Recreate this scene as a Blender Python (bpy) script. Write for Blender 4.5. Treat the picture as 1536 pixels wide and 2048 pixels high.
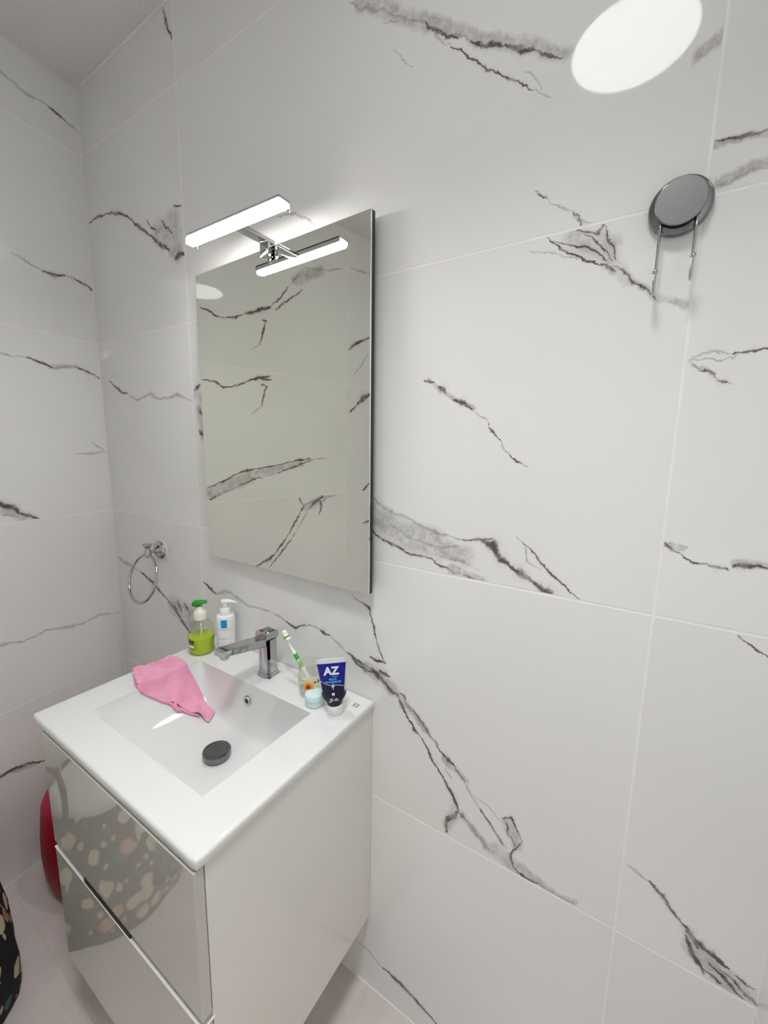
import bpy, bmesh, math, random
from mathutils import Vector, Matrix, noise

# ------------------------------------------------------------------ camera, world, exposure
scene = bpy.context.scene
COL = scene.collection
for o in list(bpy.data.objects):
    bpy.data.objects.remove(o)
CAM = Vector((1.71156, -0.75623, 1.4491))
PITCH, ROLL, YAW, FPX = -0.1565, 0.01685, 0.56626, 827.03
fw = Vector((-math.sin(YAW)*math.cos(PITCH), math.cos(YAW)*math.cos(PITCH), math.sin(PITCH)))
rt = Vector((math.cos(YAW), math.sin(YAW), 0)); up = rt.cross(fw)
r2 = rt*math.cos(ROLL) + up*math.sin(ROLL); u2 = up*math.cos(ROLL) - rt*math.sin(ROLL)
cam_data = bpy.data.cameras.new('camera'); cam = bpy.data.objects.new('camera', cam_data); COL.objects.link(cam)
cam_data.sensor_fit = 'HORIZONTAL'; cam_data.sensor_width = 36.0; cam_data.lens = FPX/1536*36.0
cam_data.shift_x = -0.9/1536; cam_data.shift_y = -2.8/1536; cam_data.clip_start = 0.01
cam.matrix_world = Matrix(((r2.x, u2.x, -fw.x, CAM.x), (r2.y, u2.y, -fw.y, CAM.y), (r2.z, u2.z, -fw.z, CAM.z), (0, 0, 0, 1)))
scene.camera = cam
world = bpy.data.worlds.new('world'); scene.world = world; world.use_nodes = True
world.node_tree.nodes['Background'].inputs[0].default_value = (0.05, 0.05, 0.05, 1)   # closed room: no daylight
scene.view_settings.view_transform = 'Standard'; scene.view_settings.look = 'None'
scene.view_settings.gamma = 1.0; scene.view_settings.use_curve_mapping = False
scene.view_settings.exposure = -0.05
scene.cycles.max_bounces = 8; scene.cycles.diffuse_bounces = 6; scene.cycles.glossy_bounces = 4
scene.cycles.use_light_tree = False; scene.cycles.adaptive_threshold = 0.14     # few lamps, even walls: keeps the render short
CEILING_LAMP_POWER = 9.6      # radiance of the round ceiling lamp's diffuser
CEILING_LAMP_WATTS = 6.3      # downward beam of the same lamp
MIRROR_LAMP_POWER = 98.0       # radiance of the bar lamp's diffuser

# room measures (metres): mirror wall is y = 0, corner at the origin, the left wall leans in by 7 degrees
ROOM_H, ROOM_D, ROOM_W, WT = 2.584, 1.52, 1.934, 0.160
LEFT_ANG = math.atan2(-1.0, WT)      # direction of the left wall away from the corner

# printed marble veins: (kind, half width, polyline in wall metres)
FRONT_VEINS = [
 ('F',0.0037,[1.132,2.302,1.174,2.268,1.211,2.249]),
 ('F',0.0026,[1.211,2.25,1.26,2.215,1.302,2.188]),
 ('F',0.0013,[1.212,2.228,1.253,2.217]),
 ('D',0.0028,[1.302,2.188,1.311,2.176,1.342,2.153,1.363,2.137]),
 ('F',0.002,[1.342,2.155,1.389,2.124]),
 ('D',0.0037,[1.386,2.127,1.42,2.103,1.447,2.093]),
 ('D',0.0046,[1.447,2.093,1.471,2.078,1.495,2.065]),
 ('D',0.0027,[1.495,2.065,1.516,2.05,1.537,2.035]),
 ('S',0.0131,[1.309,2.19,1.404,2.12,1.488,2.074,1.542,2.038]),
 ('S',0.0184,[1.156,2.292,1.246,2.228,1.309,2.183]),
 ('F',0.0016,[1.304,2.185,1.324,2.159,1.347,2.136]),
 ('D',0.0017,[1.347,2.134,1.385,2.105,1.413,2.075,1.444,2.052,1.474,2.03,1.498,2.011]),
 ('F',0.0014,[1.498,2.011,1.512,1.998,1.523,1.985]),
 ('F',0.0014,[1.481,2.043,1.497,2.031,1.51,2.005]),
 ('F',0.0013,[1.235,2.18,1.254,2.154,1.275,2.133]),
 ('D',0.0023,[1.742,1.855,1.768,1.852,1.785,1.851,1.798,1.852]),
 ('S',0.0066,[1.742,1.852,1.796,1.848]),
 ('F',0.0018,[1.753,1.801,1.768,1.804,1.788,1.807,1.803,1.809]),
 ('S',0.0094,[1.754,1.804,1.802,1.815]),
 ('S',0.0111,[1.714,1.967,1.739,1.979]),
 ('D',0.0014,[1.513,1.86,1.533,1.844]),
 ('F',0.0018,[1.533,1.844,1.557,1.825,1.571,1.812]),
 ('D',0.0017,[1.571,1.812,1.577,1.806,1.588,1.791]),
 ('F',0.0014,[1.575,1.803,1.601,1.791]),
 ('D',0.0017,[1.534,1.788,1.562,1.762,1.593,1.741,1.617,1.73]),
 ('D',0.003,[1.616,1.733,1.63,1.723,1.638,1.714]),
 ('D',0.0019,[1.637,1.726,1.65,1.712,1.672,1.69,1.693,1.668]),
 ('S',0.006,[1.641,1.724,1.693,1.669]),
 ('D',0.0015,[1.578,1.789,1.593,1.781,1.609,1.773,1.614,1.786]),
 ('D',0.0015,[1.614,1.786,1.626,1.762,1.64,1.735]),
 ('F',0.0014,[1.507,1.773,1.54,1.763,1.593,1.74]),
 ('D',0.0014,[1.547,1.78,1.578,1.764,1.608,1.749,1.629,1.73]),
 ('D',0.0013,[1.592,1.777,1.614,1.758,1.633,1.733]),
 ('S',0.0214,[1.578,1.775,1.625,1.748]),
 ('S',0.0153,[1.61,1.769,1.644,1.72]),
 ('S',0.0089,[1.635,1.718,1.656,1.7]),
 ('S',0.0083,[1.7,1.667,1.73,1.655]),
 ('S',0.0064,[1.341,1.569,1.368,1.549,1.391,1.534,1.422,1.522]),
 ('D',0.0029,[1.318,1.576,1.34,1.573]),
 ('D',0.0042,[1.354,1.565,1.37,1.549]),
 ('D',0.0037,[1.381,1.537,1.402,1.531,1.42,1.519]),
 ('F',0.0018,[1.42,1.52,1.445,1.501,1.453,1.489]),
 ('D',0.0017,[1.453,1.489,1.461,1.476,1.476,1.458]),
 ('F',0.0015,[1.476,1.458,1.483,1.447,1.499,1.437]),
 ('D',0.0017,[1.499,1.437,1.511,1.425,1.521,1.419]),
 ('F',0.0012,[1.521,1.419,1.53,1.412]),
 ('F',0.0032,[1.199,1.334,1.23,1.312,1.293,1.294,1.352,1.274,1.418,1.268]),
 ('D',0.0028,[1.414,1.267,1.445,1.269,1.472,1.278]),
 ('D',0.0074,[1.455,1.268,1.475,1.266,1.49,1.247]),
 ('D',0.0063,[1.475,1.261,1.494,1.242,1.51,1.231]),
 ('D',0.0057,[1.51,1.231,1.529,1.222,1.555,1.207]),
 ('D',0.0068,[1.555,1.207,1.582,1.193,1.588,1.189]),
 ('D',0.0028,[1.2,1.258,1.238,1.24,1.289,1.222,1.349,1.215]),
 ('D',0.0026,[1.349,1.215,1.389,1.201]),
 ('F',0.003,[1.389,1.201,1.418,1.194]),
 ('D',0.0034,[1.418,1.196,1.447,1.191]),
 ('S',0.0408,[1.206,1.295,1.272,1.264,1.355,1.248]),
 ('S',0.0266,[1.344,1.249,1.421,1.236]),
 ('S',0.0135,[1.396,1.203,1.454,1.191]),
 ('F',0.0026,[1.246,1.277,1.309,1.252,1.367,1.245,1.41,1.256]),
 ('F',0.002,[1.356,1.227,1.422,1.223,1.453,1.213]),
 ('F',0.0013,[1.515,1.293,1.528,1.278]),
 ('D',0.0017,[1.528,1.278,1.566,1.245,1.597,1.22,1.635,1.192]),
 ('F',0.0017,[1.528,1.278,1.544,1.243,1.564,1.233]),
 ('F',0.0017,[1.743,1.576,1.766,1.585,1.796,1.582]),
 ('D',0.0019,[1.795,1.582,1.813,1.582,1.83,1.583]),
 ('F',0.0012,[1.743,1.579,1.78,1.573,1.8,1.581]),
 ('F',0.0012,[1.747,1.576,1.758,1.564]),
 ('D',0.0012,[1.756,1.561,1.775,1.555,1.781,1.55]),
 ('D',0.0026,[1.782,1.548,1.788,1.543]),
 ('F',0.0011,[1.788,1.543,1.794,1.539]),
 ('S',0.0037,[1.749,1.571,1.785,1.547]),
 ('D',0.002,[1.742,1.307,1.753,1.299,1.763,1.294]),
 ('D',0.0016,[1.763,1.292,1.781,1.284,1.798,1.282]),
 ('D',0.0022,[1.798,1.282,1.811,1.28,1.821,1.279]),
 ('D',0.0027,[1.824,1.284,1.837,1.288,1.847,1.291,1.866,1.292]),
 ('S',0.008,[1.828,1.289,1.847,1.294,1.865,1.294]),
 ('S',0.0063,[1.743,1.305,1.767,1.301]),
 ('D',0.0018,[1.843,1.186,1.86,1.173,1.882,1.158]),
 ('F',0.0032,[1.747,0.731,1.758,0.73,1.784,0.719]),
 ('D',0.0035,[1.781,0.72,1.799,0.705,1.815,0.686,1.83,0.672]),
 ('D',0.0045,[1.83,0.672,1.84,0.663,1.858,0.643]),
 ('D',0.0045,[1.837,0.655,1.85,0.628,1.869,0.598]),
 ('D',0.004,[1.847,0.656,1.875,0.643,1.894,0.635]),
 ('D',0.0032,[1.873,0.627,1.901,0.606,1.917,0.596]),
 ('D',0.0024,[1.886,0.627,1.919,0.607,1.934,0.596]),
 ('D',0.0021,[1.904,0.628,1.927,0.62]),
 ('D',0.0029,[1.862,0.608,1.889,0.6]),
 ('S',0.0233,[1.851,0.639,1.878,0.616]),
 ('S',0.0263,[1.877,0.62,1.914,0.602]),
 ('S',0.0146,[1.914,0.602,1.932,0.596]),
 ('D',0.0039,[0.555,1.01,0.6,0.993,0.619,0.985]),
 ('F',0.0084,[0.624,0.988,0.657,1.0,0.692,1.004]),
 ('F',0.0044,[0.692,1.004,0.724,0.992,0.772,0.982,0.852,0.987]),
 ('F',0.004,[0.852,0.987,0.895,0.978,0.925,0.97]),
 ('D',0.0039,[0.92,0.972,0.936,0.966,0.957,0.961,0.971,0.971]),
 ('D',0.003,[0.971,0.971,0.986,0.98,1.011,0.986]),
 ('F',0.0044,[1.011,0.986,1.043,0.979]),
 ('D',0.0043,[1.043,0.979,1.07,0.974]),
 ('F',0.0035,[1.07,0.974,1.097,0.96,1.127,0.945]),
 ('D',0.004,[1.127,0.945,1.152,0.932,1.168,0.921]),
 ('D',0.0052,[1.162,0.927,1.183,0.918,1.205,0.915]),
 ('D',0.0033,[1.138,0.941,1.171,0.931,1.205,0.922]),
 ('D',0.0095,[1.202,0.924,1.222,0.913,1.243,0.9]),
 ('D',0.0056,[1.226,0.927,1.251,0.922]),
 ('D',0.005,[1.24,0.902,1.259,0.887,1.275,0.881]),
 ('S',0.0227,[1.19,0.924,1.261,0.891]),
 ('D',0.0037,[1.268,0.883,1.289,0.861,1.305,0.833]),
 ('D',0.0036,[1.305,0.833,1.323,0.814,1.337,0.805]),
 ('D',0.0032,[1.337,0.805,1.366,0.764,1.394,0.73]),
 ('D',0.0045,[1.394,0.73,1.413,0.707,1.426,0.683,1.435,0.667]),
 ('D',0.0057,[1.432,0.665,1.418,0.642,1.412,0.625]),
 ('D',0.0052,[1.411,0.643,1.408,0.619,1.41,0.6]),
 ('S',0.0157,[1.429,0.666,1.412,0.619]),
 ('D',0.0045,[1.436,0.664,1.45,0.659]),
 ('S',0.0127,[1.445,0.662,1.474,0.638,1.508,0.613]),
 ('F',0.0055,[1.445,0.66,1.474,0.638,1.505,0.614]),
 ('D',0.0027,[1.276,0.889,1.292,0.887,1.297,0.876]),
 ('F',0.003,[1.282,0.879,1.323,0.853]),
 ('D',0.0029,[1.315,0.858,1.337,0.841,1.358,0.82,1.388,0.791]),
 ('D',0.0039,[1.385,0.792,1.402,0.782,1.418,0.769]),
 ('D',0.0028,[1.418,0.769,1.432,0.756,1.447,0.746]),
 ('F',0.0028,[1.399,0.75,1.417,0.736]),
 ('F',0.0027,[1.443,0.747,1.464,0.713,1.481,0.697]),
 ('D',0.0026,[1.481,0.697,1.502,0.676,1.523,0.655,1.531,0.639]),
 ('F',0.0021,[1.464,0.721,1.497,0.713,1.529,0.692]),
 ('D',0.0025,[1.529,0.701,1.547,0.713,1.556,0.696,1.569,0.67]),
 ('D',0.002,[1.534,0.7,1.544,0.677,1.555,0.654]),
 ('D',0.0025,[1.569,0.67,1.555,0.641,1.551,0.626,1.556,0.602]),
 ('D',0.003,[1.556,0.602,1.576,0.594,1.605,0.595]),
 ('F',0.0038,[1.59,0.6,1.629,0.592,1.673,0.597]),
 ('F',0.0026,[1.526,0.655,1.54,0.633]),
 ('S',0.016,[1.539,0.698,1.56,0.657]),
 ('S',0.0219,[1.518,0.62,1.56,0.604]),
 ('S',0.0135,[1.57,0.611,1.614,0.601]),
 ('S',0.007,[1.614,0.597,1.673,0.599]),
 ('S',0.0113,[1.281,0.885,1.348,0.825]),
 ('S',0.0117,[1.398,0.774,1.446,0.748]),
 ('F',0.0025,[1.143,1.095,1.17,1.082,1.194,1.07]),
 ('D',0.0025,[1.17,1.085,1.193,1.074,1.201,1.057]),
 ('D',0.0031,[1.201,1.057,1.207,1.03,1.216,0.999]),
 ('D',0.0025,[1.216,0.999,1.222,0.978,1.234,0.954]),
 ('D',0.0038,[1.199,0.953,1.219,0.952,1.237,0.95]),
 ('D',0.0043,[0.013,2.186,0.091,2.186,0.151,2.178]),
 ('D',0.006,[0.142,2.181,0.204,2.166,0.263,2.142]),
 ('D',0.0056,[0.263,2.142,0.329,2.093,0.381,2.058]),
 ('D',0.0071,[0.381,2.06,0.443,2.016,0.475,2.001]),
 ('F',0.0061,[0.468,2.003,0.502,1.969]),
 ('D',0.0093,[0.502,1.969,0.527,1.974,0.549,1.972]),
 ('S',0.0453,[0.435,2.061,0.514,2.029]),
 ('S',0.0409,[0.501,2.071,0.509,1.991]),
 ('D',0.0036,[0.365,2.105,0.397,2.076,0.415,2.066]),
 ('D',0.0034,[0.444,2.086,0.467,2.06,0.497,2.04]),
 ('D',0.0033,[0.505,2.109,0.552,2.094]),
 ('D',0.0053,[0.515,2.575,0.523,2.541,0.543,2.495]),
 ('D',0.0046,[0.062,1.659,0.13,1.621,0.179,1.608]),
 ('F',0.0054,[0.179,1.608,0.241,1.586,0.276,1.591]),
 ('F',0.0072,[0.277,1.592,0.321,1.604,0.363,1.584]),
 ('F',0.0048,[0.363,1.584,0.419,1.584,0.474,1.591,0.549,1.57]),
 ('D',0.0053,[0.56,1.601,0.59,1.613]),
 ('S',0.0185,[0.568,1.586,0.598,1.57]),
 ('S',0.015,[0.579,1.55,0.591,1.463]),
 ('D',0.0054,[0.573,1.482,0.592,1.47]),
 ('D',0.0044,[0.581,1.545,0.594,1.528]),
 ('F',0.0066,[0.009,1.003,0.058,0.997]),
 ('F',0.0091,[0.049,0.991,0.108,0.99]),
 ('F',0.005,[0.108,0.99,0.17,0.978]),
 ('D',0.0059,[0.17,0.978,0.251,0.95,0.356,0.898]),
 ('D',0.0055,[0.356,0.898,0.411,0.857,0.478,0.803]),
 ('S',0.05,[0.385,0.887,0.484,0.875]),
 ('S',0.0407,[0.442,0.873,0.498,0.817]),
 ('D',0.0045,[0.371,0.902,0.398,0.877]),
 ('D',0.0044,[0.402,0.912,0.428,0.879]),
 ('D',0.0043,[0.44,0.917,0.471,0.881]),
 ('F',0.0036,[0.924,1.974,0.977,1.966,1.007,1.948,1.036,1.925]),
 ('F',0.0031,[1.16,0.112,1.209,0.109,1.249,0.093]),
 ('D',0.005,[1.249,0.093,1.299,0.089,1.355,0.075,1.408,0.055]),
]
LEFT_VEINS = [
 ('F',0.0043,[0.233,2.494,0.21,2.49,0.152,2.476,0.085,2.48]),
 ('D',0.0042,[0.085,2.48,0.064,2.476,0.043,2.472]),
 ('F',0.0044,[0.043,2.472,0.003,2.461]),
 ('F',0.0046,[0.237,2.0,0.216,1.999,0.154,1.978]),
 ('D',0.0057,[0.154,1.978,0.119,1.979,0.089,1.987]),
 ('F',0.0045,[0.089,1.987,0.05,1.988]),
 ('D',0.0047,[0.058,1.988,0.026,1.98,0.001,1.969]),
 ('F',0.0032,[0.316,1.697,0.292,1.701,0.222,1.702]),
 ('D',0.0042,[0.222,1.702,0.189,1.695,0.155,1.684]),
 ('S',0.0127,[0.162,1.683,0.076,1.701]),
 ('F',0.0045,[0.155,1.681,0.085,1.697]),
 ('D',0.004,[0.084,1.699,0.044,1.691,0.003,1.671]),
 ('F',0.0042,[0.109,1.403,0.062,1.402,0.004,1.411]),
 ('F',0.0043,[0.05,1.44,0.013,1.415]),
 ('D',0.0073,[0.361,1.265,0.338,1.253,0.308,1.237,0.291,1.218]),
 ('D',0.0049,[0.297,1.222,0.265,1.203,0.239,1.191]),
 ('S',0.0208,[0.363,1.25,0.34,1.238,0.279,1.207]),
 ('F',0.0033,[0.342,1.219,0.292,1.209]),
 ('F',0.0041,[0.407,0.822,0.383,0.815,0.319,0.799]),
 ('F',0.0044,[0.319,0.799,0.254,0.81]),
 ('F',0.0065,[0.254,0.81,0.177,0.792,0.135,0.789]),
 ('F',0.0045,[0.135,0.789,0.08,0.797,0.005,0.776]),
 ('D',0.0043,[0.453,0.388,0.428,0.385,0.375,0.385,0.303,0.352]),
 ('F',0.0074,[0.427,0.389,0.303,0.354]),
 ('D',0.0037,[0.374,2.005,0.403,2.006,0.436,1.99,0.484,1.987]),
 ('D',0.0047,[0.484,1.987,0.527,2.004,0.555,2.018]),
 ('F',0.0051,[0.555,2.018,0.641,2.058]),
 ('D',0.0075,[0.584,2.029,0.641,2.056,0.7,2.081]),
 ('D',0.0059,[0.641,2.062,0.705,2.089]),
 ('D',0.0035,[0.711,2.095,0.756,2.142,0.801,2.203]),
 ('F',0.0038,[0.801,2.203,0.849,2.266,0.902,2.323]),
 ('D',0.0045,[0.726,2.078,0.778,2.123,0.878,2.21]),
 ('S',0.0316,[0.843,2.244,0.993,2.334]),
 ('F',0.0042,[0.896,2.317,1.057,2.354,1.192,2.415]),
 ('D',0.0043,[0.658,2.018,0.683,2.02]),
 ('D',0.0038,[0.678,2.023,0.661,1.964,0.645,1.91]),
 ('F',0.0035,[0.645,1.91,0.594,1.875]),
 ('D',0.0039,[0.372,1.714,0.421,1.716,0.465,1.696,0.495,1.704]),
 ('D',0.0041,[0.495,1.704,0.523,1.71,0.584,1.737]),
 ('D',0.0078,[0.584,1.737,0.634,1.759,0.694,1.772]),
 ('D',0.0053,[0.634,1.755,0.699,1.757]),
 ('D',0.0044,[0.646,1.731,0.682,1.727]),
 ('D',0.004,[0.677,1.728,0.663,1.695,0.649,1.631]),
 ('F',0.0036,[0.649,1.631,0.592,1.587]),
 ('D',0.0041,[0.382,1.257,0.462,1.287,0.523,1.315]),
 ('D',0.007,[0.523,1.315,0.565,1.328,0.611,1.335]),
 ('D',0.0037,[0.611,1.335,0.664,1.341,0.835,1.372]),
 ('D',0.0061,[0.829,1.374,0.928,1.382]),
 ('F',0.0045,[0.928,1.382,1.045,1.385]),
 ('D',0.0049,[0.384,1.201,0.437,1.225]),
 ('F',0.0044,[0.437,1.225,0.533,1.261]),
 ('D',0.0044,[0.533,1.261,0.597,1.287,0.636,1.293]),
 ('F',0.0039,[0.636,1.293,0.747,1.315]),
 ('D',0.004,[0.732,1.313,0.835,1.346,0.944,1.377]),
 ('S',0.0374,[0.392,1.234,0.584,1.295]),
 ('S',0.0232,[0.585,1.307,0.866,1.356]),
 ('D',0.0068,[0.605,0.858,0.682,0.883,0.706,0.902]),
 ('D',0.005,[0.706,0.902,0.741,0.938,0.786,0.99]),
 ('D',0.0051,[0.786,0.99,0.832,1.056,0.864,1.109]),
 ('D',0.0073,[0.864,1.109,0.883,1.134]),
 ('D',0.0052,[0.883,1.14,0.864,1.16,0.855,1.184]),
 ('F',0.0056,[0.883,1.14,0.944,1.154,0.994,1.181]),
 ('D',0.004,[0.673,0.837,0.755,0.915,0.832,0.997]),
 ('F',0.0055,[0.832,0.997,0.911,1.11]),
 ('D',0.0054,[0.911,1.11,0.954,1.148,1.011,1.18]),
 ('S',0.0289,[0.895,1.125,1.011,1.163]),
 ('D',0.0055,[0.984,1.159,1.001,1.125,0.984,1.076]),
 ('F',0.0059,[0.994,1.172,1.117,1.176]),
 ('D',0.008,[1.181,1.98,1.235,2.024,1.349,2.082]),
 ('F',0.0049,[1.227,1.853,1.294,1.932,1.34,1.994]),
 ('D',0.0058,[1.193,1.644,1.248,1.684]),
 ('D',0.0156,[1.256,1.696,1.302,1.737,1.357,1.763]),
 ('D',0.0076,[1.29,1.18,1.362,1.237]),
 ('D',0.0078,[1.314,0.995,1.377,1.001]),
 ('F',0.0058,[1.192,2.407,1.333,2.416]),
]

# ------------------------------------------------------------------ helpers
def link(o, parent=None):
    COL.objects.link(o)
    if parent is not None: o.parent = parent
    return o
def empty(name, loc, rz=0.0):
    o = bpy.data.objects.new(name, None); o.location = loc; o.rotation_euler = (0, 0, rz); o.empty_display_size = .02
    return link(o)
def tag(o, label, cat, group=None, kind=None):
    o['label'] = label; o['category'] = cat
    if group: o['group'] = group
    if kind: o['kind'] = kind
    return o
def mesh_obj(name, bm, mat, parent=None, smooth=None, loc=None):
    me = bpy.data.meshes.new(name)
    bmesh.ops.recalc_face_normals(bm, faces=bm.faces[:])
    bm.to_mesh(me); bm.free()
    if mat: me.materials.append(mat)
    if smooth is not None:
        me.polygons.foreach_set('use_smooth', [True]*len(me.polygons))
        me.set_sharp_from_angle(angle=math.radians(smooth))
    o = bpy.data.objects.new(name, me)
    if loc is not None: o.location = loc
    return link(o, parent)
def box(bm, x0, x1, y0, y1, z0, z1, bevel=0.0, seg=2):
    r = bmesh.ops.create_cube(bm, size=1.0)
    for v in r['verts']:
        v.co = Vector(((x0+x1)/2 + v.co.x*(x1-x0), (y0+y1)/2 + v.co.y*(y1-y0), (z0+z1)/2 + v.co.z*(z1-z0)))
    if bevel:
        es = {e for v in r['verts'] for e in v.link_edges}
        bmesh.ops.bevel(bm, geom=list(es), offset=bevel, segments=seg, profile=.5, affect='EDGES')
    return bm
def newbox(*a, **k): return box(bmesh.new(), *a, **k)
def lathe(bm, prof, n=32, M=None, sx=1.0, sy=1.0):
    rings = []
    for r, z in prof:
        if r < 1e-6: rings.append([bm.verts.new((0, 0, z))])
        else: rings.append([bm.verts.new((r*sx*math.cos(2*math.pi*i/n), r*sy*math.sin(2*math.pi*i/n), z)) for i in range(n)])
    for a, b in zip(rings, rings[1:]):
        if len(a) == 1 and len(b) == 1: continue
        for i in range(n):
            j = (i+1) % n
            if len(a) == 1: bm.faces.new((a[0], b[j], b[i]))
            elif len(b) == 1: bm.faces.new((a[i], a[j], b[0]))
            else: bm.faces.new((a[i], a[j], b[j], b[i]))
    if M is not None:
        for rg in rings:
            for v in rg: v.co = M @ v.co
    return bm
def tube(bm, pts, rad, n=12, closed=False, caps=True):
    pts = [Vector(p) for p in pts]; rings = []; m = len(pts); prev = None
    rr = rad if isinstance(rad, (list, tuple)) else [rad]*m
    for i, p in enumerate(pts):
        a = pts[(i-1) % m] if (closed or i > 0) else p
        b = pts[(i+1) % m] if (closed or i < m-1) else p
        t = (b-a).normalized()
        if prev is None: nrm = t.orthogonal().normalized()
        else: nrm = (prev - t*prev.dot(t)).normalized()
        prev = nrm; bn = t.cross(nrm)
        rings.append([bm.verts.new(p + (nrm*math.cos(2*math.pi*k/n) + bn*math.sin(2*math.pi*k/n))*rr[i]) for k in range(n)])
    for i in range(m if closed else m-1):
        a, b = rings[i], rings[(i+1) % m]
        off = 0
        if closed and i == m-1:
            off = min(range(n), key=lambda s: (a[0].co-b[s].co).length)
        for k in range(n):
            bm.faces.new((a[k], a[(k+1) % n], b[(k+1+off) % n], b[(k+off) % n]))
    if caps and not closed:
        bm.faces.new(rings[0][::-1]); bm.faces.new(rings[-1])
    return bm
def loft(bm, rings, cap=True):
    vs = [[bm.verts.new(p) for p in r] for r in rings]
    n = len(vs[0])
    for a, b in zip(vs, vs[1:]):
        for i in range(n):
            j = (i+1) % n
            bm.faces.new((a[i], a[j], b[j], b[i]))
    if cap:
        bm.faces.new(vs[0][::-1]); bm.faces.new(vs[-1])
    return bm
def ball(bm, c, r, seg=14):
    g = bmesh.ops.create_uvsphere(bm, u_segments=seg, v_segments=seg//2+2, radius=r)
    for v in g['verts']: v.co += Vector(c)
    return bm
def smooth01(t):
    t = min(max(t, 0.0), 1.0); return t*t*(3-2*t)

# ------------------------------------------------------------------ materials
def principled(name, color, rough=.4, metal=0.0, ior=1.45, coat=0.0, trans=0.0, emis=None, es=0.0, sub=0.0, sheen=0.0):
    m = bpy.data.materials.new(name); m.use_nodes = True
    b = m.node_tree.nodes['Principled BSDF']
    b.inputs['Base Color'].default_value = (*color, 1); b.inputs['Roughness'].default_value = rough
    b.inputs['Metallic'].default_value = metal; b.inputs['IOR'].default_value = ior
    b.inputs['Coat Weight'].default_value = coat; b.inputs['Transmission Weight'].default_value = trans
    b.inputs['Sheen Weight'].default_value = sheen
    if emis: b.inputs['Emission Color'].default_value = (*emis, 1); b.inputs['Emission Strength'].default_value = es
    return m
def nodes(m): return m.node_tree.nodes, m.node_tree.links, m.node_tree.nodes['Principled BSDF']
def mottle(m, c1, c2, scale, detail=3, coord='Object', bump=0.0, bscale=200, rough=None):
    """two colours mixed by noise, plus fine relief"""
    N, L, b = nodes(m)
    tc = N.new('ShaderNodeTexCoord'); nz = N.new('ShaderNodeTexNoise'); nz.inputs['Scale'].default_value = scale; nz.inputs['Detail'].default_value = detail
    L.new(tc.outputs[coord], nz.inputs['Vector'])
    mx = N.new('ShaderNodeMix'); mx.data_type = 'RGBA'; mx.inputs[6].default_value = (*c1, 1); mx.inputs[7].default_value = (*c2, 1)
    mr = N.new('ShaderNodeMapRange'); mr.inputs[1].default_value = .35; mr.inputs[2].default_value = .65
    L.new(nz.outputs[0], mr.inputs[0]); L.new(mr.outputs[0], mx.inputs[0]); L.new(mx.outputs[2], b.inputs['Base Color'])
    if bump:
        n2 = N.new('ShaderNodeTexNoise'); n2.inputs['Scale'].default_value = bscale; n2.inputs['Detail'].default_value = 4
        L.new(tc.outputs[coord], n2.inputs['Vector'])
        bp = N.new('ShaderNodeBump'); bp.inputs['Strength'].default_value = bump; bp.inputs['Distance'].default_value = .002
        L.new(n2.outputs[0], bp.inputs['Height']); L.new(bp.outputs[0], b.inputs['Normal'])
    return m
def see_through(name, tint, gloss=.05, body=None, bodyfac=0.0):
    """clear plastic or glass wall: tinted transparency under a fresnel gloss"""
    m = bpy.data.materials.new(name); m.use_nodes = True; N = m.node_tree.nodes; L = m.node_tree.links; N.clear()
    out = N.new('ShaderNodeOutputMaterial'); tr = N.new('ShaderNodeBsdfTransparent'); tr.inputs[0].default_value = (*tint, 1)
    gl = N.new('ShaderNodeBsdfGlossy'); gl.inputs['Roughness'].default_value = .02
    lw = N.new('ShaderNodeLayerWeight'); lw.inputs[0].default_value = .5
    pw = N.new('ShaderNodeMath'); pw.operation = 'POWER'; pw.inputs[1].default_value = 4.0; L.new(lw.outputs['Facing'], pw.inputs[0])
    fr = N.new('ShaderNodeMath'); fr.operation = 'MULTIPLY_ADD'; fr.inputs[1].default_value = .55; fr.inputs[2].default_value = gloss; L.new(pw.outputs[0], fr.inputs[0])
    mx = N.new('ShaderNodeMixShader'); L.new(fr.outputs[0], mx.inputs[0])
    if body:
        df = N.new('ShaderNodeBsdfDiffuse'); df.inputs[0].default_value = (*body, 1)
        m2 = N.new('ShaderNodeMixShader'); m2.inputs[0].default_value = bodyfac
        L.new(tr.outputs[0], m2.inputs[1]); L.new(df.outputs[0], m2.inputs[2]); L.new(m2.outputs[0], mx.inputs[1])
    else: L.new(tr.outputs[0], mx.inputs[1])
    L.new(gl.outputs[0], mx.inputs[2]); L.new(mx.outputs[0], out.inputs[0])
    return m

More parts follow.
